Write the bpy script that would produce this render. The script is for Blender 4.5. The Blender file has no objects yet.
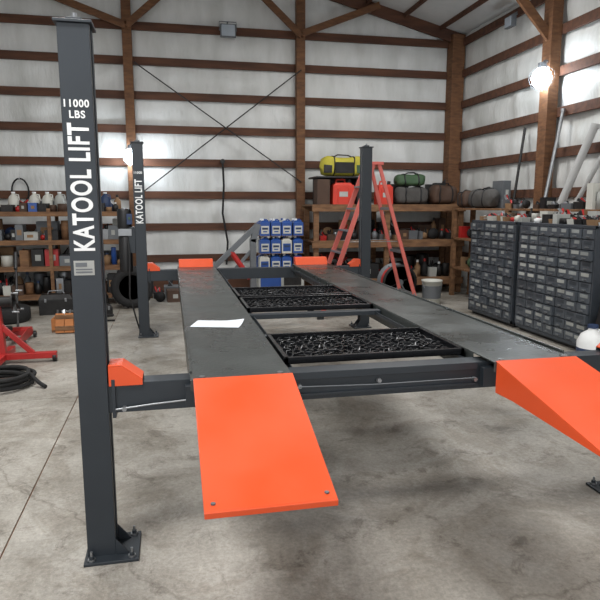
import bpy, bmesh, math, random
from mathutils import Matrix, Vector, noise
random.seed(7)
S=bpy.context.scene
try: S.view_settings.view_transform='Standard'
except Exception: pass
col=S.collection
# ------------------------------------------------------------------ materials
def srgb(c):
    return tuple(((x/255)/12.92 if x/255<=.04045 else ((x/255+.055)/1.055)**2.4) for x in c)+(1,)
def mat(name,c,rough=.5,metal=0,var=.12,scale=6,bump=0,bscale=40,emit=0,c2=None,stretch=(1,1,1),coat=0,rvar=0):
    m=bpy.data.materials.new(name);m.use_nodes=True
    nt=m.node_tree;N=nt.nodes;L=nt.links;b=N['Principled BSDF']
    b.inputs['Roughness'].default_value=rough;b.inputs['Metallic'].default_value=metal
    b.inputs['Coat Weight'].default_value=coat
    base=srgb(c)
    tc=N.new('ShaderNodeTexCoord');mp=N.new('ShaderNodeMapping');mp.inputs['Scale'].default_value=stretch
    L.new(tc.outputs['Object'],mp.inputs['Vector'])
    nz=N.new('ShaderNodeTexNoise');nz.inputs['Scale'].default_value=scale;nz.inputs['Detail'].default_value=5
    L.new(mp.outputs['Vector'],nz.inputs['Vector'])
    cr=N.new('ShaderNodeValToRGB');cr.color_ramp.elements[0].position=.3;cr.color_ramp.elements[1].position=.7
    d=srgb(c2) if c2 else tuple(x*(1-var) for x in base[:3])+(1,)
    e=base if c2 else tuple(min(1,x*(1+var)) for x in base[:3])+(1,)
    cr.color_ramp.elements[0].color=d;cr.color_ramp.elements[1].color=e
    L.new(nz.outputs['Fac'],cr.inputs['Fac']);L.new(cr.outputs['Color'],b.inputs['Base Color'])
    if rvar:
        mr=N.new('ShaderNodeMapRange');mr.inputs['From Min'].default_value=.3;mr.inputs['From Max'].default_value=.7
        mr.inputs['To Min'].default_value=max(.05,rough-rvar);mr.inputs['To Max'].default_value=rough+rvar
        L.new(nz.outputs['Fac'],mr.inputs['Value']);L.new(mr.outputs[0],b.inputs['Roughness'])
    if bump:
        n2=N.new('ShaderNodeTexNoise');n2.inputs['Scale'].default_value=bscale;n2.inputs['Detail'].default_value=4
        L.new(mp.outputs['Vector'],n2.inputs['Vector'])
        bp=N.new('ShaderNodeBump');bp.inputs['Strength'].default_value=bump;bp.inputs['Distance'].default_value=.02
        L.new(n2.outputs['Fac'],bp.inputs['Height']);L.new(bp.outputs['Normal'],b.inputs['Normal'])
    if emit:
        b.inputs['Emission Color'].default_value=base;b.inputs['Emission Strength'].default_value=emit
    return m
M={}
M['charcoal']=mat('charcoal_powdercoat',(44,50,56),.4,.1,.06,5)
M['slot']=mat('post_inner',(20,22,24),.6)
M['orange']=mat('orange_powdercoat',(222,82,38),.38,0,.06,3,rvar=.08)
M['runway']=mat('runway_steel',(80,84,83),.32,.35,.12,3,.12,60,c2=(62,66,65),rvar=.14)
M['tray']=mat('black_tray',(26,27,30),.25,.3,.2,12)
M['steel']=mat('galvanised_steel',(150,153,156),.35,.8,.1,10)
M['white']=mat('white_paint',(232,234,234),.5,0,.03)
M['paper']=mat('paper',(224,232,240),.7,0,.03)
M['black']=mat('black_plastic',(22,22,24),.45,0,.15)
M['rubber']=mat('black_rubber',(28,28,29),.8,0,.15,20,.3)
M['wood']=mat('lumber',(122,84,54),.75,0,.2,7,.2,30,c2=(88,58,37),stretch=(1,1,4))
M['shelfwood']=mat('shelf_lumber',(140,104,72),.75,0,.2,5,.2,30,c2=(98,68,46),stretch=(1,4,4))
M['board']=mat('orange_board',(176,112,62),.7,0,.15,5,stretch=(1,5,5))
M['girt']=mat('girt_lumber',(100,65,46),.8,0,.2,3,.2,30,c2=(68,44,33),stretch=(.5,4,4))
M['red']=mat('red_paint',(172,40,38),.4,0,.1)
M['canred']=mat('red_can_plastic',(206,62,46),.45,0,.08)
M['ladder']=mat('ladder_fibreglass',(206,104,94),.5,0,.08)
M['blue']=mat('blue_plastic',(38,78,150),.4,0,.1)
M['dblue']=mat('dark_blue',(40,58,92),.5,0,.15)
M['green']=mat('green_plastic',(58,84,56),.6)
M['yellow']=mat('yellow_fabric',(182,172,60),.75,0,.15,10,.3)
M['grey']=mat('grey_paint',(104,108,112),.5,.2,.1)
M['greybag']=mat('grey_canvas',(78,76,74),.85,0,.15,8,.2)
M['cab']=mat('cabinet_grey',(66,72,79),.45,.2,.12,3)
M['drawer']=mat('drawer_grey',(82,88,95),.42,.2,.16,2)
M['label']=mat('label_card',(170,172,168),.7,0,.2,3)
M['tag']=mat('drawer_label',(142,146,146),.7,0,.3,4)
M['tan']=mat('cardboard',(140,110,80),.8,0,.1)
M['brown']=mat('brown_leather',(76,56,44),.7)
M['cream']=mat('translucent_jug',(200,200,192),.4,0,.06)
M['pvc']=mat('pvc_pipe',(176,177,176),.4,0,.05)
M['dark']=mat('oily_steel',(42,41,41),.5,.4,.3,10)
M['lamp']=mat('lamp_glow',(236,246,255),.5,0,0,1,emit=55)
M['strip']=mat('led_strip',(240,246,255),.5,0,0,1,emit=4)
M['lampdim']=mat('lamp_lens',(170,180,190),.3,0,.05,emit=.0)
M['roofw']=mat('roof_insulation',(200,202,202),.8,0,.08,2,.4,6)
# ------------------------------------------------------------------ builder
class B:
    def __init__(s): s.v=[];s.f=[];s.m=[];s.sm=[];s.mats=[]
    def mi(s,k):
        if k not in s.mats: s.mats.append(k)
        return s.mats.index(k)
    def add(s,vs,fs,k,smooth=False):
        o=len(s.v);s.v+=[tuple(x) for x in vs];i=s.mi(k)
        for f in fs: s.f.append([o+j for j in f]);s.m.append(i);s.sm.append(smooth)
    def box(s,x0,x1,y0,y1,z0,z1,k):
        s.add([(x0,y0,z0),(x1,y0,z0),(x1,y1,z0),(x0,y1,z0),(x0,y0,z1),(x1,y0,z1),(x1,y1,z1),(x0,y1,z1)],
          [(0,3,2,1),(4,5,6,7),(0,1,5,4),(1,2,6,5),(2,3,7,6),(3,0,4,7)],k)
    def obox(s,c,sz,k,rz=0,rx=0,ry=0,taper=1):
        R=Matrix.Rotation(rz,3,'Z')@Matrix.Rotation(ry,3,'Y')@Matrix.Rotation(rx,3,'X');c=Vector(c);a,b,d=[q/2 for q in sz]
        vs=[]
        for z,t in((-d,1),(d,taper)):
            for x,y in((-a,-b),(a,-b),(a,b),(-a,b)): vs.append(c+R@Vector((x*t,y*t,z)))
        s.add(vs,[(0,3,2,1),(4,5,6,7),(0,1,5,4),(1,2,6,5),(2,3,7,6),(3,0,4,7)],k)
    def beam(s,p0,p1,w,h,k,up=(0,0,1)):
        p0=Vector(p0);p1=Vector(p1);d=(p1-p0).normalized();u=Vector(up)
        if abs(d.dot(u))>.98:u=Vector((0,1,0))
        x=d.cross(u).normalized();u=x.cross(d)
        vs=[]
        for p in(p0,p1):
            for a,b in((-1,-1),(1,-1),(1,1),(-1,1)): vs.append(p+x*a*w/2+u*b*h/2)
        s.add(vs,[(0,3,2,1),(4,5,6,7),(0,1,5,4),(1,2,6,5),(2,3,7,6),(3,0,4,7)],k)
    def tube(s,pts,r,k,n=8,closed=False):
        pts=[Vector(p) for p in pts];L=len(pts);vs=[];fs=[];prev=None
        rr=r if isinstance(r,(list,tuple)) else [r]*L
        for i,p in enumerate(pts):
            if closed: d=(pts[(i+1)%L]-pts[i-1])
            else: d=pts[min(i+1,L-1)]-pts[max(i-1,0)]
            d.normalize()
            if prev is None:
                a=Vector((0,0,1)) if abs(d.z)<.9 else Vector((1,0,0));x=d.cross(a).normalized()
            else: x=(prev-d*prev.dot(d)).normalized()
            prev=x;y=d.cross(x)
            for j in range(n):
                t=2*math.pi*j/n;vs.append(p+(x*math.cos(t)+y*math.sin(t))*rr[i])
        for i in range(L if closed else L-1):
            for j in range(n):
                a=i*n+j;b=i*n+(j+1)%n;c=((i+1)%L)*n+(j+1)%n;d=((i+1)%L)*n+j
                fs.append((a,b,c,d))
        s.add(vs,fs,k,True)
        if not closed:
            s.add(vs[:n],[tuple(range(n))[::-1]],k);s.add(vs[-n:],[tuple(range(n))],k)
    def cyl(s,p0,p1,r,k,n=18,r1=None): s.tube([p0,p1],[r,r if r1 is None else r1],k,n)
    def lathe(s,c,prof,k,n=20,axis='Z',sx=1,sy=1,sq=1):
        c=Vector(c);vs=[];fs=[];P=len(prof)
        f=lambda v:math.copysign(abs(v)**sq,v)
        for r,z in prof:
            for j in range(n):
                t=2*math.pi*j/n;q=Vector((r*f(math.cos(t))*sx,r*f(math.sin(t))*sy,z))
                if axis=='X':q=Vector((q.z,q.x,q.y))
                if axis=='Y':q=Vector((q.x,q.z,q.y))
                vs.append(c+q)
        for i in range(P-1):
            for j in range(n): fs.append((i*n+j,i*n+(j+1)%n,(i+1)*n+(j+1)%n,(i+1)*n+j))
        s.add(vs,fs,k,True)
        if prof[0][0]>1e-4:s.add(vs[:n],[tuple(range(n))[::-1]],k)
        if prof[-1][0]>1e-4:s.add(vs[-n:],[tuple(range(n))],k)
    def prism(s,poly,vec,k):
        vec=Vector(vec);n=len(poly);a=[Vector(p) for p in poly];b=[p+vec for p in a]
        s.add(a+b,[tuple(range(n))[::-1],tuple(range(n,2*n))]+[(i,(i+1)%n,n+(i+1)%n,n+i) for i in range(n)],k)
    def obj(s,name,bevel=0,parent=None,seg=2):
        me=bpy.data.meshes.new(name);me.from_pydata(s.v,[],s.f)
        for k in s.mats: me.materials.append(M[k])
        for p,i,sm in zip(me.polygons,s.m,s.sm): p.material_index=i;p.use_smooth=sm
        bm=bmesh.new();bm.from_mesh(me);bmesh.ops.recalc_face_normals(bm,faces=bm.faces);bm.to_mesh(me);bm.free()
        o=bpy.data.objects.new(name,me);col.objects.link(o)
        if bevel:
            md=o.modifiers.new('bevel','BEVEL');md.width=bevel;md.segments=seg;md.limit_method='ANGLE';md.angle_limit=.6
        if parent:o.parent=parent
        return o
def empty(name):
    e=bpy.data.objects.new(name,None);col.objects.link(e);return e
def text(name,txt,origin,xdir,ydir,length,height,k,parent,center=False):
    cu=bpy.data.curves.new(name,'FONT');cu.body=txt;cu.offset=.028;cu.space_character=1.12;cu.extrude=.0
    t=bpy.data.objects.new(name+'_tmp',cu);col.objects.link(t);bpy.context.view_layer.update()
    me=bpy.data.meshes.new_from_object(t.evaluated_get(bpy.context.evaluated_depsgraph_get()))
    bpy.data.objects.remove(t)
    xs=[v.co.x for v in me.vertices];ys=[v.co.y for v in me.vertices]
    X=Vector(xdir);Y=Vector(ydir);O=Vector(origin)
    w=max(xs)-min(xs);h=max(ys)-min(ys)
    for v in me.vertices:
        v.co=O+X*((v.co.x-min(xs))/w*length)+Y*((v.co.y-min(ys))/h*height)
    me.materials.clear();me.materials.append(M[k])
    o=bpy.data.objects.new(name,me);col.objects.link(o);o.parent=parent
    return o
# ------------------------------------------------------------------ room
XR=5.4;YB=10.9;XL=-6.5;YF=-3.5
def floor():
    m=bpy.data.materials.new('stained_concrete');m.use_nodes=True;nt=m.node_tree;N=nt.nodes;L=nt.links;b=N['Principled BSDF']
    tc=N.new('ShaderNodeTexCoord')
    def nz(sc,det,ro=.6,dist=0,off=0,st=(1,1,1)):
        mp=N.new('ShaderNodeMapping');mp.inputs['Location'].default_value=(off,off*.7,0);mp.inputs['Scale'].default_value=st;L.new(tc.outputs['Object'],mp.inputs['Vector'])
        n=N.new('ShaderNodeTexNoise');n.inputs['Scale'].default_value=sc;n.inputs['Detail'].default_value=det;n.inputs['Roughness'].default_value=ro;n.inputs['Distortion'].default_value=dist
        L.new(mp.outputs[0],n.inputs['Vector']);return n
    def ramp(n,p0,c0,p1,c1,out='Fac'):
        r=N.new('ShaderNodeValToRGB');r.color_ramp.elements[0].position=p0;r.color_ramp.elements[1].position=p1
        r.color_ramp.elements[0].color=c0;r.color_ramp.elements[1].color=c1;L.new(n.outputs[out],r.inputs['Fac']);return r
    a=ramp(nz(.7,12,.72,.3),.40,srgb((142,137,128)),.60,srgb((178,174,166)))
    c=ramp(nz(1.9,12,.75,.8,5),.43,(.60,.56,.51,1),.53,(1,1,1,1))
    e=ramp(nz(4.2,10,.8,.6,11),.37,(.38,.34,.31,1),.45,(1,1,1,1))
    g=ramp(nz(7,8,.7,2.5,21,(1,.35,1)),.56,(1,1,1,1),.70,(1.25,1.25,1.24,1))
    d=ramp(nz(45,8,.8),.38,(.74,.74,.74,1),.62,(1.14,1.14,1.14,1))
    v=N.new('ShaderNodeTexVoronoi');v.inputs['Scale'].default_value=2.3;L.new(tc.outputs['Object'],v.inputs['Vector'])
    sp=ramp(v,.03,(.35,.32,.3,1),.09,(1,1,1,1),'Distance')
    # hairline cracks, warped by noise
    wn=nz(1.5,6,.6);mx=N.new('ShaderNodeVectorMath');mx.operation='MULTIPLY_ADD';mx.inputs[1].default_value=(.5,.5,0)
    L.new(wn.outputs['Color'],mx.inputs[0]);L.new(tc.outputs['Object'],mx.inputs[2])
    ve=N.new('ShaderNodeTexVoronoi');ve.feature='DISTANCE_TO_EDGE';ve.inputs['Scale'].default_value=.33;L.new(mx.outputs[0],ve.inputs['Vector'])
    ck=ramp(ve,.0008,(.5,.47,.44,1),.0022,(1,1,1,1),'Distance')
    def mul(x,y,f):
        q=N.new('ShaderNodeMix');q.data_type='RGBA';q.blend_type='MULTIPLY';q.inputs['Factor'].default_value=f
        L.new(x,q.inputs[6]);L.new(y,q.inputs[7]);return q.outputs[2]
    o=mul(a.outputs[0],c.outputs[0],.6);o=mul(o,e.outputs[0],.65);o=mul(o,g.outputs[0],.9);o=mul(o,d.outputs[0],.9);o=mul(o,sp.outputs[0],.5);o=mul(o,ck.outputs[0],.6)
    L.new(o,b.inputs['Base Color'])
    rr=N.new('ShaderNodeMapRange');n3=nz(3,8,.7);L.new(n3.outputs['Fac'],rr.inputs['Value']);rr.inputs['From Min'].default_value=.35;rr.inputs['From Max'].default_value=.65;rr.inputs['To Min'].default_value=.32;rr.inputs['To Max'].default_value=.75
    L.new(rr.outputs[0],b.inputs['Roughness'])
    bp=N.new('ShaderNodeBump');bp.inputs['Strength'].default_value=.2;bp.inputs['Distance'].default_value=.01;n4=nz(60,6,.7);L.new(n4.outputs['Fac'],bp.inputs['Height']);L.new(bp.outputs['Normal'],b.inputs['Normal'])
    M['concrete']=m
    q=B();xs=[XL,-.79,3.3,XR];ys=[YF,1.2,5.0,8.8,YB];g=.004
    for i in range(3):
        for j in range(4):
            q.box(xs[i]+g,xs[i+1]-g,ys[j]+g,ys[j+1]-g,-.1,0,'concrete')
    q.box(XL,XR,YF,YB,-.14,-.008,'wood')
    q.obj('floor')
floor()
M['insul']=mat('white_vinyl_insulation',(222,224,223),.5,0,.06,1.5,.6,7,c2=(198,200,197),stretch=(2.5,2.5,.7))
def puffy(name,ax,c,a0,a1,z0,z1f,sgn):
    st=.1;na=int((a1-a0)/st);vs=[];fs=[];nzv=60
    for i in range(na+1):
        a=a0+(a1-a0)*i/na;zt=z1f(a)
        for j in range(nzv+1):
            z=z0+(zt-z0)*j/nzv
            ph=((z-.62)/.55)%1
            w=.055*abs(math.sin(math.pi*ph))**.6*(.7+.7*noise.noise(Vector((a*1.3,z*1.7,3))))
            w+=.035*noise.noise(Vector((a*3,z*4,9)))
            w*=1-.6*math.exp(-(((a/1.2)%1-.5)/.04)**2)
            p=c+sgn*max(w,0.0)
            vs.append((a,p,z) if ax=='Y' else (p,a,z))
    for i in range(na):
        for j in range(nzv):
            k=i*(nzv+1)+j;fs.append((k,k+1,k+nzv+2,k+nzv+1))
    q=B();q.add(vs,fs,'insul',True)
    return q
ridge=-.55
def roofz(x): return 4.62+.25*(XR-x) if x>ridge else 4.62+.25*(XR-ridge)-.25*(ridge-x)
q=puffy('wall_back','Y',YB,XL,XR,0,lambda a:roofz(a),-1);q.box(XL,XR,YB+.01,YB+.1,0,4.6,'grey');q.obj('wall_back')
q=puffy('wall_right','X',XR,YF,YB,0,lambda a:4.62,-1);q.box(XR+.01,XR+.1,YF,YB,0,4.6,'grey');q.obj('wall_right')
q=B();q.box(XL-.1,XL,YF,YB,0,4.6,'insul');q.obj('wall_left')
q=B()
for xa,xb in((XL,ridge),(ridge,XR)):
    q.prism([(xa,YF,roofz(xa)),(xb,YF,roofz(xb)),(xb,YF,roofz(xb)+.1),(xa,YF,roofz(xa)+.1)],(0,YB-YF+.1,0),'roofw')
q.obj('ceiling')
GZ=[.62,1.17,1.72,2.27,2.82,3.37,3.92,4.47]
q=B()
for z in GZ: q.box(XL,XR-.02,YB-.10,YB-.055,z-.065,z+.065,'girt')
q.box(XL,XR-.02,YB-.1,YB-.055,.02,.25,'girt')
for x in(-3.4,-.6,2.3): q.box(x-.075,x+.075,YB-.24,YB-.10,0,roofz(x)-.05,'wood')
q.box(XR-.3,XR-.06,YB-.3,YB-.06,0,4.6,'wood')
q.beam((XR,YB-.17,4.52),(ridge,YB-.17,roofz(ridge)-.1),.05,.2,'girt')
q.beam((XL,YB-.17,4.0),(ridge,YB-.17,roofz(ridge)-.1),.05,.2,'girt')
for a,b in(((-.6,4.42),(-2.6,5.1)),((-.6,4.42),(.45,5.35)),((2.3,4.42),(1.3,5.3)),((2.3,4.45),(3.7,5.0))):
    q.beam((a[0],YB-.27,a[1]),(b[0],YB-.27,b[1]),.05,.11,'wood')
q.obj('trim_1',.004)
q=B()
for z in GZ: q.box(XR-.10,XR-.055,YF,YB-.1,z-.065,z+.065,'girt')
for y in(.8,4.3,7.8): q.box(XR-.26,XR-.10,y-.1,y+.1,0,4.6,'wood')
q.obj('trim_2',.004)
q=B()
for y in(.8,4.3,7.8):
    for dy in(-.12,.08):
        q.beam((XR-.1,y+dy,4.5),(ridge,y+dy,roofz(ridge)-.12),.05,.2,'wood')
        q.beam((XL,y+dy,roofz(XL)-.1),(ridge,y+dy,roofz(ridge)-.12),.05,.2,'wood')
    q.beam((XR-.15,y,3.75),(XR-1.1,y,4.72),.05,.12,'wood')
    q.beam((XR-.1,y,4.42),(XR-3.2,y,4.75),.05,.14,'wood')
    q.beam((XR-1.6,y,4.55),(XR-2.1,y,5.05),.05,.1,'wood');q.beam((XR-2.9,y,4.65),(XR-2.1,y,5.05),.05,.1,'wood')
x=XR-.5
while x>XL:
    q.box(x-.02,x+.02,YF,YB-.2,roofz(x)-.07,roofz(x)+.02,'girt');x-=.7
q.obj('trim_3')
q=B()
q.tube([(-.5,YB-.27,3.86),(2.3,YB-.27,1.95)],.011,'dark',6);q.tube([(-.5,YB-.27,1.72),(2.3,YB-.27,3.86)],.011,'dark',6)
q.obj('wall_cross_bracing')
# ------------------------------------------------------------------ LIFT
lift=empty('four_post_car_lift')
PH=2.245
def post(nm,x0,y0,inner):
    q=B();w=.12;d=.125;t=.008
    xo=x0 if inner>0 else x0+w
    xi=x0+w if inner>0 else x0
    def bx(a,b,*r): q.box(min(a,b),max(a,b),*r)
    bx(x0,x0+w,y0,y0+t,.012,PH,'charcoal');bx(x0,x0+w,y0+d-t,y0+d,.012,PH,'charcoal')
    bx(xo,xo+inner*t,y0+t,y0+d-t,.012,PH,'charcoal')
    bx(xi-inner*t,xi,y0+t,y0+.034,.012,PH,'charcoal');bx(xi-inner*t,xi,y0+d-.034,y0+d-t,.012,PH,'charcoal')
    bx(xo+inner*.02,xo+inner*.045,y0+.04,y0+.085,.012,PH,'slot')
    bx(xi-inner*.03,xi-inner*.022,y0+.045,y0+.08,.1,PH-.03,'charcoal')
    for i in range(20): bx(xi-inner*.022,xi-inner*.018,y0+.05,y0+.075,.2+i*.1,.225+i*.1,'slot')
    q.tube([(xi-inner*.012,y0+.09,.75),(xi-inner*.012,y0+.09,PH)],.005,'steel',6)
    bx(x0-.012,x0+w+.012,y0-.012,y0+d+.012,PH,PH+.012,'charcoal')
    bx(x0+.03,x0+w-.03,y0+.03,y0+.09,PH+.012,PH+.03,'charcoal')
    q.cyl((x0+w/2,y0+.06,PH+.03),(x0+w/2,y0+.06,PH+.05),.012,'steel',6)
    bx(xo-inner*.012,xi+inner*.10,y0-.055,y0+d+.055,0,.014,'charcoal')
    for yy in(y0-.03,y0+d+.03):
        for xx in(xo+inner*.02,xi+inner*.07):
            q.cyl((xx,yy,.014),(xx,yy,.022),.017,'steel',14);q.cyl((xx,yy,.022),(xx,yy,.034),.012,'charcoal',6);q.cyl((xx,yy,.034),(xx,yy,.055),.006,'steel',8)
    for yy in(y0-.004,y0+d-.004):
        q.prism([(xi,yy,.014),(xi+inner*.06,yy,.014),(xi,yy,.09)],(0,.008,0),'charcoal')
    return q.obj(nm,.003,lift)
xl=-.405;xr=2.33;yf=2.58;yr=7.2
post('post_front_l',xl,yf,1);post('post_rear_l',xl,yr,1);post('post_front_r',xr,yf,-1);post('post_rear_r',xr,yr,-1)
text('post_lettering','KATOOL LIFT',(-.304,yf-.0015,1.365),(0,0,1),(-1,0,0),.505,.084,'white',lift)
text('capacity_top','11000',(-.394,yf-.0015,1.930),(1,0,0),(0,0,1),.095,.03,'white',lift)
text('capacity_bottom','LBS',(-.376,yf-.0015,1.888),(1,0,0),(0,0,1),.060,.03,'white',lift)
text('post_lettering_rear','KATOOL LIFT',(-.305,yr-.0015,1.34),(0,0,1),(-1,0,0),.50,.084,'white',lift)
text('capacity_rear','11000',(-.39,yr-.0015,1.9),(1,0,0),(0,0,1),.09,.028,'white',lift)
q=B();q.box(-.392,-.312,yf-.002,yf,1.265,1.325,'label');q.box(-.385,-.34,yf-.003,yf-.001,1.30,1.317,'grey');q.box(-.385,-.32,yf-.003,yf-.001,1.275,1.281,'grey');q.box(-.385,-.32,yf-.003,yf-.001,1.287,1.292,'grey')
q.obj('rating_plate',0,lift)
BZ0,BZ1=.665,.795
def crossbeam(nm,y0,front):
    q=B();q.box(xl+.095,xr+.025,y0+.012,y0+.112,BZ0,BZ1,'charcoal')
    q.box(xl+.135,xl+.150,y0,y0+.125,BZ0-.02,BZ1+.02,'charcoal');q.box(xr-.030,xr-.015,y0,y0+.125,BZ0-.02,BZ1+.02,'charcoal')
    if front:
        ys=y0+.0
        q.box(.52,1.43,ys-.002,ys+.012,BZ0+.02,BZ0+.032,'charcoal')
        q.box(.52,1.43,ys-.004,ys+.012,BZ1-.03,BZ1+.004,'charcoal')
        q.tube([(xl+.15,ys-.006,BZ0+.02),(-.1,ys-.01,BZ0+.035),(.06,ys-.012,BZ0+.045)],.0045,'steel',6)
        q.tube([(.55,ys-.012,BZ0+.07),(.9,ys-.014,BZ0+.06),(1.42,ys-.012,BZ0+.06)],.003,'grey',6)
        for xx,zz in((.065,BZ0+.045),(.93,BZ0+.075),(1.42,BZ0+.05),(-.22,BZ0+.02),(.55,BZ0+.07)):
            q.cyl((xx,ys+.012,zz),(xx,ys-.012,zz),.011,'steel',6)
        for xx in(.04,1.45):
            q.box(xx,xx+.48,ys-.03,ys+.01,BZ0+.015,BZ0+.11,'charcoal')
    return q.obj(nm,.004,lift)
crossbeam('crossbeam_front',yf,True);crossbeam('crossbeam_rear',yr,False)
def gusset(nm,x,inner,y0):
    q=B()
    for yy in(y0+.002,y0+.115):
        q.prism([(x,yy,BZ1-.01),(x+inner*.14,yy,BZ1-.01),(x+inner*.14,yy,BZ1+.012),(x+inner*.055,yy,BZ1+.075),(x,yy,BZ1+.075)],(0,.008,0),'charcoal' if yy>y0+.1 else 'orange')
    q.prism([(x,y0+.002,BZ1+.075),(x+inner*.055,y0+.002,BZ1+.075),(x+inner*.14,y0+.002,BZ1+.012),(x+inner*.14,y0+.002,BZ1+.018),(x+inner*.057,y0+.002,BZ1+.083),(x,y0+.002,BZ1+.083)],(0,.12,0),'orange')
    q.obj(nm,.002,lift)
gusset('gusset_1',xl+.125,1,yf);gusset('gusset_2',xl+.125,1,yr);gusset('gusset_3',xr-.01,-1,yf);gusset('gusset_4',xr-.01,-1,yr)
RZ=.82
def runway(nm,x0,x1,inner):
    q=B();ya,yb=2.49,7.36
    q.box(x0,x1,ya,yb,RZ-.008,RZ,'runway')
    for xx in(x0,x1-.008): q.box(xx,xx+.008,yf+.125,yr,RZ-.12,RZ-.008,'runway')
    q.box(x0,x1,ya,ya+.008,RZ-.05,RZ-.008,'runway');q.box(x0,x1,yb-.008,yb,RZ-.05,RZ-.008,'runway')
    xi=x1 if inner>0 else x0
    xo=x0 if inner>0 else x1
    q.box(min(xo,xo+inner*.01),max(xo,xo+inner*.01),ya+.1,yb-.05,RZ,RZ+.012,'runway')
    q.box(min(xi,xi+inner*.045),max(xi,xi+inner*.045),yf+.13,yr-.01,RZ-.06,RZ-.054,'runway')
    q.box(min(xi+inner*.04,xi+inner*.046),max(xi+inner*.04,xi+inner*.046),yf+.13,yr-.01,RZ-.06,RZ-.03,'charcoal')
    for i in range(5): q.box(x0+.02,x1-.02,3.2+i*.85,3.24+i*.85,RZ-.1,RZ-.01,'charcoal')
    for xx in(x0+.05,x1-.05):
        for yy in(ya+.03,yb-.03): q.cyl((xx,yy,RZ),(xx,yy,RZ+.006),.014,'steel',8)
    return q.obj(nm,.003,lift)
runway('runway_l',.06,.50,1);runway('runway_r',1.47,1.91,-1)
def stop(nm,x0,x1):
    q=B();y=7.20
    q.prism([(x0,y,RZ),(x0,y+.14,RZ),(x0,y+.14,RZ+.09),(x0,y+.05,RZ+.09)],(x1-x0,0,0),'orange')
    q.obj(nm,.004,lift)
stop('wheel_stop_1',.08,.48);stop('wheel_stop_2',1.49,1.89)
def ramp(nm,x0,x1,ze,drop):
    q=B();ya,yb=2.50,1.755;za=RZ+.004
    t=.006
    q.prism([(x0,ya,za),(x0,yb,ze),(x0,yb,ze-t),(x0,ya,za-t)],(x1-x0,0,0),'orange')
    for xx in(x0,x1-t):
        if drop: q.prism([(xx,ya-.01,za-t),(xx,yb,ze-t),(xx,yb,ze-.02),(xx,ya-.16,RZ-.145),(xx,ya-.01,RZ-.15)],(t,0,0),'orange')
        else: q.prism([(xx,ya-.02,za-t),(xx,yb,ze-t),(xx,yb,ze-.016),(xx,ya-.02,za-.035)],(t,0,0),'orange')
    q.prism([(x0,yb,ze),(x0,yb-.006,ze-.002),(x0,yb-.006,ze-.022),(x0,yb,ze-.02)],(x1-x0,0,0),'orange')
    for xx in(x0+.03,x1-.03):
        yy=yb+.03;zz=ze+(za-ze)*.04;q.cyl((xx,yy,zz),(xx,yy,zz+.004),.008,'grey',10)
    for i in range(3):
        xx=x0+.05+i*(x1-x0-.18)/2;q.cyl((xx,ya-.005,za-.012),(xx+.08,ya-.005,za-.012),.010,'orange',10)
    return q.obj(nm,.002,lift)
ramp('ramp_l',.072,.502,.610,False);ramp('ramp_r',1.48,1.91,.676,True)
def tray(nm,y0,y1):
    q=B();x0,x1=.515,1.455;z=RZ-.030
    q.box(x0,x1,y0,y1,z,z+.006,'tray')
    for a in((x0,x1,y0,y0+.02),(x0,x1,y1-.02,y1),(x0,x0+.02,y0,y1),(x1-.02,x1,y0,y1)): q.box(*a,z,z+.034,'tray')
    rnd=random.Random(int(y0*10));nx=18;ny=max(6,int((y1-y0)/.055))
    for i in range(nx):
        for j in range(ny):
            cx=x0+.06+(x1-x0-.12)*i/(nx-1);cy=y0+.055+(y1-y0-.11)*j/(ny-1)
            q.obox((cx,cy,z+.012),(.052,.012,.016),'tray',rz=(.75 if (i+j)%2 else -.75)+rnd.uniform(-.5,.5),taper=.6)
            if rnd.random()<.35: q.cyl((cx+.02,cy+.02,z+.006),(cx+.02,cy+.02,z+.022),.011,'tray',8)
    for cx in(x0+.25,x1-.25): q.tube([(cx-.05,y0+.1,z+.01),(cx-.04,y0+.1,z+.035),(cx+.04,y0+.1,z+.035),(cx+.05,y0+.1,z+.01)],.006,'tray',6)
    q.obj(nm,.002,lift)
tray('drip_tray_1',2.76,3.32);tray('drip_tray_2',4.20,4.72);tray('drip_tray_3',4.78,5.30)
q=B();q.box(.505,1.465,4.05,4.12,RZ-.053,RZ-.02,'charcoal');q.box(.505,1.465,3.36,3.42,RZ-.053,RZ-.02,'charcoal')
q.obj('tray_bridge',.003,lift)
q=B();x=-.49;y=yr+.05
q.box(x-.02,xl,y-.06,y+.06,1.0,1.3,'charcoal')
q.lathe((x-.03,y,1.28),[(0,0),(.075,.0),(.08,.02),(.08,.2),(.07,.225),(0,.235)],'black')
q.box(x-.1,x+.05,y-.08,y+.07,1.2,1.28,'steel')
q.lathe((x-.03,y,.78),[(0,0),(.07,0),(.075,.02),(.075,.4),(.065,.42),(0,.42)],'black')
q.box(x+.0,x+.06,y-.09,y-.05,1.33,1.45,'dblue');q.cyl((x+.03,y-.09,1.4),(x+.03,y-.1,1.4),.015,'green',8)
q.tube([(x,y-.05,1.2),(x+.02,y-.12,1.0),(x+.0,y-.12,.5),(x+.08,y-.08,.15),(xl,y,.1)],.01,'rubber',8)
q.obj('power_unit',.003,lift)
q=B();vs=[];fs=[];R=Matrix.Rotation(-.28,3,'Z')
for i in range(9):
    for j in range(7):
        a=-.15+.30*i/8;b=-.105+.21*j/6;cz=.02*max(0,(i/8+j/6)-1.55)**1.3*2;vs.append(Vector((.265,3.68,RZ+.002+cz))+R@Vector((a,b,0)))
for i in range(8):
    for j in range(6): k=i*7+j;fs.append((k,k+7,k+8,k+1))
q.add(vs,fs,'paper',True);q.obj('paper_sheet')
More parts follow.
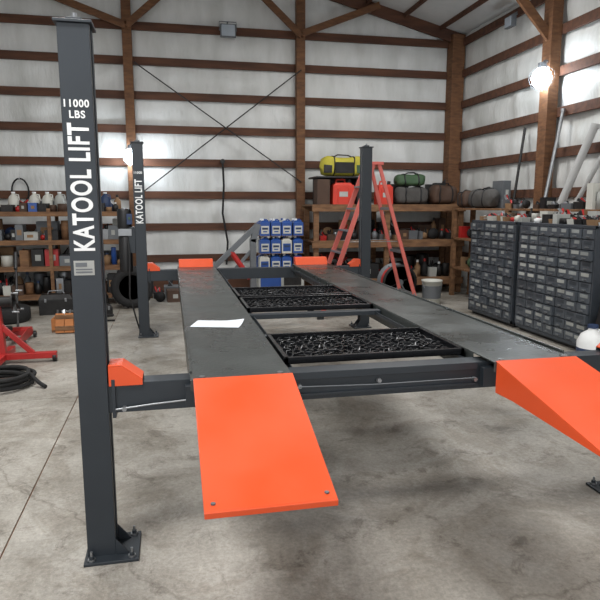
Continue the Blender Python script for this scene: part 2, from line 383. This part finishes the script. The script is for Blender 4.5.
# ------------------------------------------------------------------ generic small things
PAL=['dark','black','grey','dark','black','rubber','red','dblue','cream','tan','brown','steel','label','green','dark','black','rubber','brown']
PAL2=['dark','grey','tan','black','brown','tan','red','dblue','cream','tan','brown','steel','label','grey','dark','cream','brown','shelfwood','blue','black']
def item(q,x,y,z,w,d,h,k,typ,rnd):
    if typ=='box': 
        q.obox((x,y,z+h/2),(w,d,h),k,rz=rnd.uniform(-.12,.12));q.obox((x,y,z+h/2),(w*.6,d*1.01,h*.35),rnd.choice(['label','dark','tan',k]),rz=0)
    elif typ=='can':
        r=min(w,d)/2;q.lathe((x,y,z),[(0,0),(r,0),(r,h*.97),(r*.95,h),(r*.9,h*.96),(0,h*.96)],k,12)
    elif typ=='bottle':
        r=min(w,d)/2;q.lathe((x,y,z),[(0,0),(r,0),(r,h*.65),(r*.35,h*.85),(r*.35,h),(0,h)],k,12)
        q.cyl((x,y,z+h*.9),(x,y,z+h*1.05),r*.4,rnd.choice(['red','black','dblue','white']),8)
    elif typ=='bin':
        q.obox((x,y,z+h*.3),(w*.9,d*.9,h*.6),k,taper=1.1)
        for _ in range(5): 
            a=rnd.uniform(-w*.3,w*.3);q.beam((x+a,y-d*.2,z+h*.5),(x+rnd.uniform(-w,w)*.4,y+d*.2,z+h*rnd.uniform(.7,1.0)),.02,.025,rnd.choice(['dark','steel','rubber','red','dark']))
    elif typ=='part':
        r=min(w,d,h)/2;q.lathe((x,y-r*.5,z+r),[(0,0),(r,0),(r,r*.3),(r*.6,r*.35),(r*.6,r*.9),(0,r*.9)],k,14,axis='Y')
        q.tube([(x,y,z+r),(x+w*.3,y,z+h*.7),(x+w*.42,y,z+.03)],.015,rnd.choice(['steel','rubber','dark']),6)
def row(q,a0,a1,y,z,hmax,rnd,along='x',dep=.3,pal=None,wr=(.07,.22),types=('box','can','bottle','bin','part','bin','part')):
    pal=pal or PAL;a=a0
    while a<a1-.06:
        w=rnd.uniform(*wr)
        if a+w>a1: w=a1-a
        h=rnd.uniform(.4,1)*hmax;typ=rnd.choice(types);k=rnd.choice(pal)
        if typ=='bottle': w=min(w,.12)
        if typ=='part':h=max(h,.1)
        yy=y+rnd.uniform(-.03,.03)
        if along=='x': item(q,a+w/2,yy,z,w*.92,dep*rnd.uniform(.6,.95),h,k,typ,rnd)
        else: item(q,yy,a+w/2,z,min(dep*rnd.uniform(.6,.9),.3),w*.92,h,k,typ,rnd)
        a+=w
# ------------------------------------------------------------------ left storage shelves
q=B();rnd=random.Random(3)
X0,X1=-3.9,-.72;Y0,Y1=9.75,10.4;LV=[.18,.62,1.02,1.45]
for x in(X0,-2.85,-1.8,X1):
    for y in(Y0,Y1): q.box(x-.025,x+.025,y-.025,y+.025,0,1.5,'shelfwood')
for z in LV:
    q.box(X0,X1,Y0,Y1,z-.02,z,'shelfwood');q.box(X0,X1,Y0-.03,Y0,z-.07,z,'shelfwood')
q.obj('storage_shelf',.002)
q=B()
TB=('box','box','can','bottle','bin','part','box')
for z,h in zip(LV,(.33,.28,.31,.24)):
    top=z==LV[-1]
    row(q,X0+.05,X1-.05,Y0+.16,z,h*(.6 if top else 1),rnd,dep=.26,pal=PAL2,types=TB);row(q,X0+.05,X1-.05,Y1-.16,z,h*1.05,rnd,dep=.28,pal=PAL2,types=TB,wr=(.12,.35))
q.obj('shelf_supplies')
def jug(q,x,y,z,w,h,k,cap,handle=True):
    r=w/2;q.lathe((x,y,z),[(0,0),(r*.95,0),(r,.01),(r,h*.6),(r*.75,h*.78),(r*.3,h*.88),(r*.3,h*.94),(0,h*.94)],k,16)
    q.cyl((x,y,z+h*.93),(x,y,z+h),r*.36,cap,12)
    if handle:q.tube([(x+r*.3,y-r*.2,z+h*.88),(x+r*.95,y-r*.2,z+h*.85),(x+r*1.05,y-r*.2,z+h*.6)],r*.13,k,6)
q=B()
for x,k in((-2.35,'cream'),(-2.05,'cream'),(-1.86,'cream'),(-1.68,'label'),(-1.3,'cream'),(-1.0,'dblue')): jug(q,x,10.07,1.45,.16,.3,k,'white')
q.obj('plastic_jugs')
q=B()
for x,w,h in((-1.5,.1,.34),(-2.4,.13,.4),(-3.0,.1,.3)):
    q.tube([(x+w*math.cos(a),YB-.13-.01*math.sin(a*2),1.78+h*.5*math.sin(a)) for a in [2*math.pi*i/20 for i in range(20)]],.014,'rubber',6,closed=True);q.cyl((x,YB-.1,1.78+h*.5),(x,YB-.17,1.78+h*.5),.01,'steel',6)
q.obj('hanging_belts')
# ------------------------------------------------------------------ rear workbench shelf
q=B();X0,X1,Y0,Y1=2.36,5.05,9.85,10.62
for x in(X0+.03,3.65,X1-.03):
    for y in(Y0+.03,Y1-.03): q.box(x-.045,x+.045,y-.03,y+.03,0,1.49,'shelfwood')
for z in(.28,.95,1.56):
    q.box(X0-.05,X1+.03,Y0-.0,Y1,z-.03,z,'shelfwood');q.box(X0-.05,X1+.03,Y0-.04,Y0,z-.12,z,'shelfwood');q.box(X0-.05,X1+.03,Y1,Y1+.03,z-.12,z,'shelfwood')
q.obj('wooden_shelf',.004)
q=B();rnd=random.Random(11)
row(q,X0+.12,X1-.1,10.08,.28,.40,rnd,dep=.35,pal=['dark','tan','grey','cream','rubber','brown','label'],wr=(.12,.4));row(q,X0+.12,X1-.1,10.42,.28,.45,rnd,dep=.25,wr=(.12,.4),pal=['dark','black','brown'])
row(q,X0+.12,X1-.1,10.08,.95,.30,rnd,dep=.3,pal=['dark','steel','brown','grey','black','red','rubber','tan']);row(q,X0+.12,X1-.1,10.42,.95,.40,rnd,dep=.25,pal=['dark','black','brown','tan'],wr=(.12,.4))
row(q,3.9,X1-.05,10.48,1.56,.50,rnd,dep=.2,pal=['dark','greybag','brown','tan','dark'],types=('box','bin','box'),wr=(.15,.4))
q.obj('workshop_supplies')
def gascan(nm,x,y,z,w,d,h,k):
    q=B();q.obox((x,y,z+h*.38),(w,d,h*.76),k,taper=.96);q.obox((x,y,z+h*.8),(w*.9,d*.9,h*.1),k,taper=.75)
    q.tube([(x-w*.3,y,z+h*.8),(x-w*.25,y,z+h*.98),(x+w*.12,y,z+h*.98),(x+w*.15,y,z+h*.82)],.018,k,8)
    q.cyl((x+w*.32,y,z+h*.8),(x+w*.36,y,z+h*1.0),.03,'black',10);q.obox((x,y-d*.5,z+h*.4),(w*.4,.006,h*.2),'label')
    for sx in(-1,1): q.obox((x+sx*w*.25,y-d*.49,z+h*.36),(.02,.02,h*.6),k)
    q.obj(nm,.012)
gascan('gas_can',2.90,10.12,1.56,.38,.26,.43,'canred');gascan('gas_can',3.66,10.12,1.56,.27,.24,.40,'canred')
def duffel(nm,x,y,z,w,d,h,k,k2,panel=False,axis='X'):
    q=B();prof=[];n=14
    for i in range(n+1):
        t=i/n;r=.5*(1-(2*t-1)**8)**.5;prof.append((max(r,0),-w/2+w*t))
    q.lathe((0,0,h/2),prof,k,28,axis='X',sx=d,sy=h,sq=.55)
    f=lambda v:math.copysign(abs(v)**.55,v)
    for xx in(-w*.22,w*.22):
        pts=[(xx,f(math.cos(a))*d*.51,.004+h/2+f(math.sin(a))*h*.5) for a in [2*math.pi*i/28 for i in range(28)]]
        q.tube(pts,.012,k2,6,closed=True)
    q.tube([(-w*.22,-d*.2,h*.96),(-w*.12,-d*.22,h*1.12),(w*.12,-d*.22,h*1.12),(w*.22,-d*.2,h*.96)],.012,k2,6)
    if panel:
        q.obox((0,-d*.47,h*.42),(w*.4,.05,h*.55),k2);q.obox((-w*.36,-d*.46,h*.35),(w*.16,.05,h*.4),k2);q.obox((w*.36,-d*.46,h*.35),(w*.16,.05,h*.4),'green')
    c=[]
    for v in q.v:
        p=Vector(v);p=p+Vector((0,0,1))*(-.05*h*max(0,v[2]/h)*(1+math.cos(v[0]/w*9)))+.04*noise.noise_vector(p*5+Vector((x,y,0)))*min(1,max(0,v[2]/h)*2)*(.5 if panel else 1)
        if axis=='Y': p=Vector((-p.y,p.x,p.z))
        c.append((p.x+x,p.y+y,p.z+z))
    q.v=c
    q.obj(nm)
q=B();q.box(2.5,3.25,10.32,10.6,1.56,2.0,'black');q.box(2.44,2.66,10.0,10.28,1.56,1.98,'brown');q.box(2.52,3.23,10.31,10.32,1.62,1.94,'dark')
q.box(2.42,3.32,9.98,10.6,2.0,2.03,'black');q.box(3.14,3.28,10.0,10.3,1.56,2.0,'dark')
q.obj('storage_crate',.008)
duffel('duffel_bag',2.92,10.22,2.04,.80,.36,.34,'yellow','dark',True)
duffel('duffel_bag',4.16,10.12,1.57,.62,.3,.3,'greybag','black')
duffel('duffel_bag',4.12,10.1,1.88,.56,.28,.2,'green','black')
duffel('duffel_bag',4.78,10.15,1.57,.5,.32,.34,'brown','black')
q=B()
q.box(1.38,2.22,9.9,10.5,0,.12,'shelfwood');q.box(1.42,2.2,9.95,10.45,.12,.45,'label');q.box(1.45,1.8,9.94,9.95,.18,.40,'blue');q.box(1.85,2.15,9.94,9.95,.2,.38,'dark')
rnd=random.Random(4)
for lv in range(3):
    for i in range(4):
        for j in range(2):
            x=1.53+i*.19+rnd.uniform(-.008,.008);y=10.05+j*.22;z=.45+lv*.295
            kk='cream' if (lv*4+i*3+j)%5==0 else 'blue'
            q.obox((x,y,z+.11),(.17,.19,.22),kk);q.obox((x,y,z+.235),(.16,.17,.035),kk,taper=.5);q.cyl((x-.03,y,z+.25),(x-.03,y,z+.285),.025,'white' if kk=='blue' else 'blue',10)
            q.tube([(x-.01,y,z+.25),(x+.03,y,z+.275),(x+.07,y,z+.24)],.01,kk,6)
            q.obox((x,y-.096,z+.10),(.13,.004,.13),'cream' if kk=='blue' else 'blue');q.obox((x,y-.099,z+.12),(.10,.003,.035),'dblue');q.obox((x,y-.099,z+.07),(.07,.003,.02),'blue')
    if lv<2: q.box(1.43,2.2,9.95,10.38,.45+(lv+1)*.295-.006,.45+(lv+1)*.295,'tan')
q.obj('blue_fluid_jugs',.004)
q=B();rnd=random.Random(17)
row(q,-.45,.7,10.35,0,.42,rnd,dep=.35,wr=(.15,.35),pal=['dark','black','tan','grey','brown','rubber']);row(q,-.3,.55,9.9,0,.2,rnd,dep=.3,wr=(.12,.3),pal=['dark','black','brown','rubber'])
q.obj('scrap_parts')
# ------------------------------------------------------------------ step ladder
q=B()
for dy0,dy1 in((-.22,-.30),(.22,.30)):
    q.beam((2.72,8.12+dy0*.8,2.1),(1.97,8.15+dy1,0.01),.025,.065,'ladder',up=(1,0,.3))
    q.beam((2.80,8.12+dy0*.8,2.1),(3.42,8.15+dy1,0.01),.025,.05,'ladder',up=(1,0,-.3))
    q.obox((1.965,8.15+dy1,.02),(.09,.05,.04),'black');q.obox((3.42,8.15+dy1,.02),(.08,.05,.04),'black')
    q.tube([(2.38,8.13+dy0*.95,1.05),(3.09,8.13+dy0*.95,1.05)],.006,'steel',6)
for i in range(1,7):
    t=i/7;x=2.72+(1.97-2.72)*t;z=2.1*(1-t);h=.176+(.30-.176)*t
    q.box(x-.045,x+.045,8.13-h,8.13+h,z-.012,z+.012,'steel')
for i in(2,4,6):
    t=i/7;x=2.8+(3.42-2.8)*t;z=2.1*(1-t);h=.176+(.30-.176)*t;q.box(x-.012,x+.012,8.13-h,8.13+h,z-.02,z+.02,'steel')
q.box(2.66,2.86,7.92,8.32,2.09,2.13,'ladder')
q.obj('step_ladder',.003)
# ------------------------------------------------------------------ bucket, hose reel
q=B();q.lathe((4.0,8.75,0),[(0,0),(.135,0),(.155,.36),(.165,.36),(.165,.385),(.15,.385),(.14,.03),(0,.03)],'cream',24)
q.tube([(4.0+.165*math.cos(a),8.75-.02-.06*math.sin(a),.35-.16*math.sin(a)) for a in [math.pi*i/12 for i in range(13)]],.005,'steel',6)
q.lathe((4.0,8.75,.1),[(.1425,0),(.153,.2)],'grey',24)
q.obj('plastic_bucket')
q=B();c=(3.55,9.1,.33)
for k in range(5):
    q.tube([(c[0]+.22*math.cos(a),c[1]-.09+.045*k,c[2]+.22*math.sin(a)) for a in [2*math.pi*i/24 for i in range(24)]],.022,'red',8,closed=True)
for s in(-.13,.13):
    q.lathe((c[0],c[1]+s,c[2]),[(.05,-.008),(.29,-.008),(.29,.008),(.05,.008)],'grey',24,axis='Y') if s>0 else q.lathe((c[0],c[1]+s,c[2]),[(.25,-.008),(.29,-.008),(.29,.008),(.25,.008),(.25,-.008)],'dark',24,axis='Y')
    for x in(-.2,.2): q.beam((c[0],c[1]+s*1.1,c[2]),(c[0]+x,c[1]+s*1.1,0.0),.03,.02,'grey')
    for a in range(4): q.beam((c[0],c[1]+s,c[2]),(c[0]+.26*math.cos(a*1.57+.4),c[1]+s,c[2]+.26*math.sin(a*1.57+.4)),.03,.012,'dark')
q.cyl((c[0],c[1]-.16,c[2]),(c[0],c[1]+.16,c[2]),.05,'grey')
q.obj('hose_reel')
# ------------------------------------------------------------------ engine hoist
q=B();x,y=.95,9.0
for s in(-.35,.35): q.beam((x+.35,y+s*.6,.09),(x-.55,y+s,.09),.07,.07,'red')
q.beam((x+.35,y-.3,.09),(x+.35,y+.3,.09),.07,.07,'red')
for s in(-.35,.35): q.lathe((x-.55,y+s-.02,.05),[(0,0),(.05,0),(.05,.04),(0,.04)],'black',14,axis='Y')
for s in(-.25,.25): q.lathe((x+.35,y+s-.02,.03),[(0,0),(.03,0),(.03,.04),(0,.04)],'black',14,axis='Y')
q.beam((x+.25,y,.12),(x+.25,y,1.05),.09,.09,'grey');q.beam((x+.32,y,1.25),(x-.35,y,.62),.075,.075,'grey');q.beam((x-.3,y,.67),(x-.45,y,.52),.05,.05,'red')
q.beam((x+.25,y,1.0),(x+.33,y,1.27),.09,.09,'grey');q.cyl((x+.2,y,.45),(x-.08,y,.86),.04,'red');q.beam((x+.25,y,.9),(x-.45,y,.12),.03,.05,'grey')
q.tube([(x-.43,y,.52),(x-.43,y,.4),(x-.40,y,.36),(x-.46,y,.34)],.012,'steel',6)
q.obj('engine_hoist',.005)
q=B();q.tube([(.92,YB-.16,2.3),(.93,YB-.2,1.9),(.9,YB-.2,1.4),(.98,YB-.2,.9),(.95,YB-.2,.5)],.018,'rubber',8);q.cyl((.92,YB-.12,2.3),(.92,YB-.2,2.3),.04,'dark');q.obj('air_hose')
# ------------------------------------------------------------------ right parts cabinets
def cabinet(y0,y1,nc,nr):
    q=B();x0,x1=4.2,4.66;z0,z1=.0,1.34
    q.box(x0+.02,x1,y0,y1,z0+.05,z1,'cab');q.box(x0+.06,x1,y0+.02,y1-.02,0,.05,'black')
    for a in(y0,y1-.025): q.box(x0,x0+.02,a,a+.025,z0+.05,z1,'cab')
    q.box(x0,x0+.02,y0,y1,z1-.03,z1,'cab');q.box(x0,x0+.02,y0,y1,.05,.09,'cab')
    W=(y1-y0-.05)/nc;Hh=(z1-.03-.09)/nr;rnd=random.Random(int(y0*7))
    for i in range(nc):
        for j in range(nr):
            a=y0+.025+i*W;b=.09+j*Hh;o=rnd.choice([0,0,0,.006,.012,.03]) 
            q.box(x0-.004-o,x0+.018,a+.006,a+W-.006,b+.005,b+Hh-.006,'drawer')
            r=rnd.random()
            q.box(x0-.006-o,x0-.004-o,a+.035,a+W-.035-(.04 if r<.2 else 0),b+Hh*.52,b+Hh*.85,'tag' if r<.6 else ('label' if r<.72 else 'cab'))
            q.box(x0-.020-o,x0-.004-o,a+W*.36,a+W*.64,b+Hh*.2,b+Hh*.32,'grey')
    for a in range(1,nc): q.box(x0,x0+.012,y0+.025+a*W-.004,y0+.025+a*W+.004,.09,z1-.03,'black')
    q.obj('parts_drawer_cabinet',.002)
cabinet(6.78,7.92,6,11);cabinet(5.32,6.70,7,11)
q=B();rnd=random.Random(21)
row(q,6.82,7.88,4.36,1.34,.12,rnd,along='y',dep=.2,pal=['cream','tan','label','grey','red','dark'],wr=(.06,.16))
row(q,5.36,6.66,4.36,1.34,.11,rnd,along='y',dep=.2,pal=['cream','white','label','grey','tan','dark','dblue'],wr=(.06,.16))
row(q,5.4,7.8,4.56,1.34,.2,rnd,along='y',dep=.12,pal=['dark','cream','label','grey','tan','dark','brown'],wr=(.06,.2))
q.obj('cabinet_top_supplies')
q=B();X0,X1,Y0,Y1=4.72,5.12,4.6,9.6
for y in(Y0+.03,6.2,7.9,Y1-.03):
    for x in(X0+.03,X1-.03): q.box(x-.03,x+.03,y-.045,y+.045,0,1.47,'shelfwood')
for z in(.5,1.0,1.5): q.box(X0,X1,Y0,Y1,z-.03,z,'shelfwood')
q.obj('wooden_rack',.003)
q=B();rnd=random.Random(35)
row(q,4.65,6.3,4.86,1.5,.30,rnd,along='y',dep=.22,pal=['cream','tan','label','grey','dark','brown','white']);row(q,6.3,7.0,4.82,1.5,.16,rnd,along='y',dep=.16,pal=['dark','label','grey','cream'])
row(q,7.12,7.36,4.86,1.5,.2,rnd,along='y',dep=.2);row(q,7.55,8.2,4.86,1.5,.25,rnd,along='y',dep=.2,pal=['dark','black','tan','grey'])
row(q,7.95,9.5,4.93,1.0,.35,rnd,along='y',dep=.3);row(q,7.95,9.5,4.93,.5,.35,rnd,along='y',dep=.3)
row(q,8.45,9.15,5.02,1.5,.48,rnd,along='y',dep=.16,pal=['greybag','brown','grey','dark'],types=('box',),wr=(.2,.4))
q.obj('rack_supplies')
duffel('duffel_bag',4.85,8.80,1.51,.72,.22,.28,'greybag','black',axis='Y')
duffel('duffel_bag',4.90,9.40,1.51,.34,.3,.26,'brown','black',axis='Y')
q=B();q.cyl((4.97,7.06,1.5),(5.22,6.8,2.52),.05,'pvc',16);q.cyl((5.22,6.8,2.5),(5.23,6.79,2.55),.06,'pvc',16);q.obj('pvc_pipe')
q=B();q.cyl((5.0,7.44,1.5),(5.25,7.5,2.8),.025,'steel',12);q.cyl((5.25,7.5,2.8),(5.255,7.5,2.84),.032,'steel',12);q.obj('steel_pipe')
q=B();q.cyl((5.06,8.3,1.5),(5.26,8.4,2.7),.02,'dark',12);q.cyl((5.06,8.3,1.5),(5.06,8.3,1.53),.03,'dark',12);q.obj('steel_rod')
q=B();q.cyl((5.06,6.9,1.5),(5.24,6.45,2.4),.03,'pvc',12);q.cyl((5.24,6.45,2.38),(5.245,6.44,2.43),.038,'pvc',12);q.obj('pvc_pipe')
q=B();jug(q,3.92,4.92,0,.27,.42,'white','dblue');q.lathe((3.92,4.92,.08),[(.1355,0),(.1355,.12)],'dblue',16);q.obj('coolant_jug')
q=B();prof=[(0,0),(.17,.0),(.21,.1),(.20,.4),(.17,.6),(.1,.7),(.05,.74),(.08,.82),(0,.8)]
q.lathe((4.32,5.06,0),prof,'black',18);o=q.obj('trash_bag')
for v in o.data.vertices:
    v.co+=Vector((1,1,0))*0.04*noise.noise(v.co*6)+Vector((1,-1,0))*.03*noise.noise(v.co*9)
# ------------------------------------------------------------------ left floor items
q=B();x,y=-1.66,6.25
q.beam((x,y-.35,.07),(x,y+.35,.07),.07,.06,'red');q.beam((x-.05,y,.07),(x+.5,y,.07),.07,.06,'red')
for p in((x,y-.33),(x,y+.33),(x+.48,y)): q.lathe((p[0]-.018,p[1],.045),[(0,0),(.045,0),(.045,.036),(0,.036)],'black',14,axis='X')
q.beam((x,y,.09),(x-.03,y,.62),.07,.07,'red');q.beam((x+.28,y,.09),(x-.02,y,.4),.04,.05,'red')
q.cyl((x-.12,y,.62),(x+.12,y,.62),.05,'dark',16);q.cyl((x+.12,y,.62),(x+.135,y,.62),.08,'dark',20)
for a in range(4):
    t=a*math.pi/2+.78;q.beam((x+.14,y,.62),(x+.16,y+.14*math.cos(t),.62+.14*math.sin(t)),.03,.012,'dark');q.cyl((x+.14,y+.13*math.cos(t),.62+.13*math.sin(t)),(x+.2,y+.13*math.cos(t),.62+.13*math.sin(t)),.011,'steel',8)
q.beam((x-.12,y,.62),(x-.12,y+.02,.9),.02,.02,'steel')
q.obj('engine_stand',.004)
def coil(nm,x,y,r,k,turns=5,th=.018):
    q=B();pts=[]
    for i in range(turns*28):
        a=2*math.pi*i/28;rr=r-.02*math.sin(i*.13)-.012*((i//28)%3);pts.append((x+rr*math.cos(a),y+rr*math.sin(a),th+.0+.026*(i/28)*.8+.006*math.sin(i*.4)))
    pts.append((x+r+.08,y-.1,th+.02));pts.append((x+r+.14,y-.16,th));q.tube(pts,th,k,8);q.obj(nm)
coil('coiled_hose',-1.5,5.45,.27,'rubber')
q=B();x,y=-1.25,7.85
q.box(x-.22,x+.22,y-.16,y+.16,0,.03,'shelfwood')
for a in((x-.22,x+.22,y-.16,y-.14),(x-.22,x+.22,y+.14,y+.16),(x-.22,x-.2,y-.14,y+.14),(x+.2,x+.22,y-.14,y+.14)): q.box(*a,.03,.17,'board')
for i in range(5): q.beam((x-.16+i*.07,y-.08,.05),(x-.18+i*.075,y+.08,.24),.03,.03,['dark','steel','black','tan','dark'][i])
q.obj('wooden_crate',.003)
q=B()
for i in range(4): q.beam((-1.36+i*.105,7.60,.012),(-1.36+i*.105,7.675,.24),.10,.018,'board',up=(0,1,0))
q.beam((-1.41,7.60,.07),(-1.0,7.60,.07),.02,.05,'shelfwood');q.beam((-1.41,7.65,.2),(-1.0,7.65,.2),.02,.05,'shelfwood')
q.obj('wooden_board',.002)
def tire(nm,x,y,z,R,w,flat=False):
    q=B();pr=[(R*.6,-w*.4),(R*.62,-w*.5),(R*.9,-w*.5),(R,-w*.35),(R,w*.35),(R*.9,w*.5),(R*.62,w*.5),(R*.6,w*.4),(R*.6,-w*.4)]
    ax='Z' if flat else 'Y';q.lathe((x,y,z),pr,'rubber',32,axis=ax)
    q.lathe((x,y,z),[(0,-.02),(R*.2,-.02),(R*.25,.0),(R*.55,-.02),(R*.6,-w*.38),(R*.61,-w*.38),(R*.61,w*.38),(0,.02)],'dark',24,axis=ax)
    for i in range(28):
        a=2*math.pi*i/28
        if not flat: q.obox((x+R*math.cos(a),y,z+R*math.sin(a)),(.02,w*.75,.03),'rubber',ry=-a)
    q.obj(nm)
tire('car_tire',-.60,9.35,.325,.31,.2)
tire('car_tire',-2.2,8.6,.1,.3,.2,True)
def toolbox(nm,x,y,w,d,h,k,rz=0):
    q=B();q.obox((x,y,h*.36),(w,d,h*.72),k,rz=rz);q.obox((x,y,h*.84),(w*1.02,d*1.02,h*.24),k,rz=rz,taper=.85)
    R=Matrix.Rotation(rz,3,'Z');f=lambda a,b,c:Vector((x,y,0))+R@Vector((a,b,c))
    q.tube([f(-w*.25,0,h*.95),f(-w*.2,0,h*1.1),f(w*.2,0,h*1.1),f(w*.25,0,h*.95)],.01,'steel',6)
    for a in(-.3,.3): q.obox(f(w*a,-d*.51,h*.7),(.03,.012,.05),'steel',rz=rz)
    q.obj(nm,.006)
toolbox('toolbox',-1.65,9.1,.45,.25,.3,'dark',.1);toolbox('toolbox',-1.15,9.3,.36,.22,.26,'black',-.2);toolbox('toolbox',-2.35,7.8,.4,.3,.35,'dblue',.3);toolbox('toolbox',-1.0,8.7,.28,.2,.18,'dark',.4)
q=B();x,y=-1.78,7.2
for s in(-.13,.13): q.prism([(x+s,y-.3,.04),(x+s,y+.3,.04),(x+s,y+.3,.1),(x+s,y+.05,.16),(x+s,y-.3,.12)],(.012,0,0),'red')
q.box(x-.13,x+.14,y+.1,y+.28,.06,.13,'red');q.beam((x,y+.2,.12),(x,y-.25,.2),.08,.05,'red');q.cyl((x,y-.26,.2),(x,y-.26,.24),.055,'black')
for a in(-.27,.27):
    for s in(-.17,.15): q.lathe((x+s,y+a,.04),[(0,0),(.04,0),(.04,.03),(0,.03)],'black',14,axis='X')
q.cyl((x,y+.2,.14),(x-.1,y+.75,.95),.015,'dark',10);q.cyl((x-.08,y+.62,.78),(x-.1,y+.76,.97),.022,'black',10)
q.obj('floor_jack',.003)
q=B();rnd=random.Random(8)
for i in range(12): 
    a=rnd.uniform(-.5,.5);xx=-1.35+rnd.uniform(-.15,.3);yy=8.45+rnd.uniform(-.15,.1);q.beam((xx,yy,.012+i*.012),(xx+.3*math.cos(a),yy+.3*math.sin(a)*.3,.012+i*.012),.03,.02,rnd.choice(['dark','steel','black','tan','dark']))
q.obj('scrap_metal')
# ------------------------------------------------------------------ lamps
def worklamp(nm,x,y,z,face,on,size=.16):
    q=B();fx,fy=face
    D=Vector((fx,fy,0));Sd=Vector((-fy,fx,0));P=Vector((x,y,z));Z=Vector((0,0,1))
    def ob(a,b,c,da,db,dc,k):
        q.beam(P+D*(a-da/2)+Sd*b+Z*c,P+D*(a+da/2)+Sd*b+Z*c,db,dc,k)
    if on:
        r=size/2
        q.lathe(P,[(0,-r),(r*.5,-r*.87),(r*.87,-r*.5),(r,0),(r*.87,r*.5),(r*.6,r*.8),(r*.45,r*1.0)],'lamp',20)
        q.cyl(P+Z*r*.95,P+Z*(r+.07),r*.42,'grey',14)
        q.tube([P+Z*(r+.06),P+Z*(r+.10)-D*.03,P+Z*(r+.10)-D*(r+.06)],.014,'grey',8)
        for a in range(4):
            t=a*math.pi/2+.6;d=Vector((math.cos(t),math.sin(t),0))
            q.tube([P+Z*(r+.03)+d*r*.4,P+Z*r*.6+d*r*1.25,P+d*r*1.35,P-Z*r*.8+d*r*1.0,P-Z*r*1.25+d*.01],.003,'grey',5)
    else:
        ob(0,0,0,.06,size,size*.8,'grey')
        for i in range(5): ob(-.045,-size*.4+i*size*.2,0,.03,.012,size*.7,'grey')
        ob(.034,0,0,.008,size*.86,size*.68,'lampdim')
        q.tube([P+Sd*size*.55,P+Sd*size*.55+Z*size*.6-D*.05,P-Sd*size*.55+Z*size*.6-D*.05,P-Sd*size*.55],.008,'grey',6)
        q.cyl(P+Z*size*.6-D*.05,P+Z*size*.6-D*.12,.012,'grey',8)
    q.obj(nm,.002)
worklamp('work_light',-.60,YB-.40,2.33,(0,-1),1,.25)
worklamp('work_light',5.06,7.75,3.27,(-1,0),1,.27)
worklamp('flood_light',1.05,YB-.22,4.44,(0,-1),0,.26)
worklamp('flood_light',5.15,8.8,4.3,(-1,0),0,.2)
def highbay(x,y,z,e,sz=1.2):
    q=B();q.box(x-sz/2,x+sz/2,y-.15,y+.15,z+.02,z+.07,'grey');q.box(x-sz/2+.02,x+sz/2-.02,y-.13,y+.13,z+.012,z+.02,'strip')
    for s in(-.4,.4): q.tube([(x+s,y,z+.07),(x+s,y,roofz(x+s)-.05)],.004,'steel',5)
    q.obj('led_ceiling_light')
    l=bpy.data.lights.new('led_area','AREA');l.shape='RECTANGLE';l.size=sz*1.3;l.size_y=.9;l.energy=e;l.color=(1,.985,.96)
    o=bpy.data.objects.new('led_area',l);col.objects.link(o);o.location=(x,y,z-.02)
highbay(-1.4,1.2,4.5,165);highbay(3.2,2.4,4.5,100);highbay(-1.4,5.6,4.6,125);highbay(3.0,7.6,4.6,100)
W=bpy.data.worlds.new('World');S.world=W;W.use_nodes=True
bg=W.node_tree.nodes['Background'];bg.inputs[0].default_value=(.97,.98,1,1);bg.inputs[1].default_value=1.45
# ------------------------------------------------------------------ camera
cd=bpy.data.cameras.new('camera');cam=bpy.data.objects.new('camera',cd);col.objects.link(cam)
th=math.atan(95/600);ps=math.atan(130*math.cos(th)/600)
cam.location=(0,0,1.55);cam.rotation_euler=(math.pi/2-th,0,-ps);cd.sensor_width=36;cd.lens=36;cd.clip_start=.05
S.camera=cam
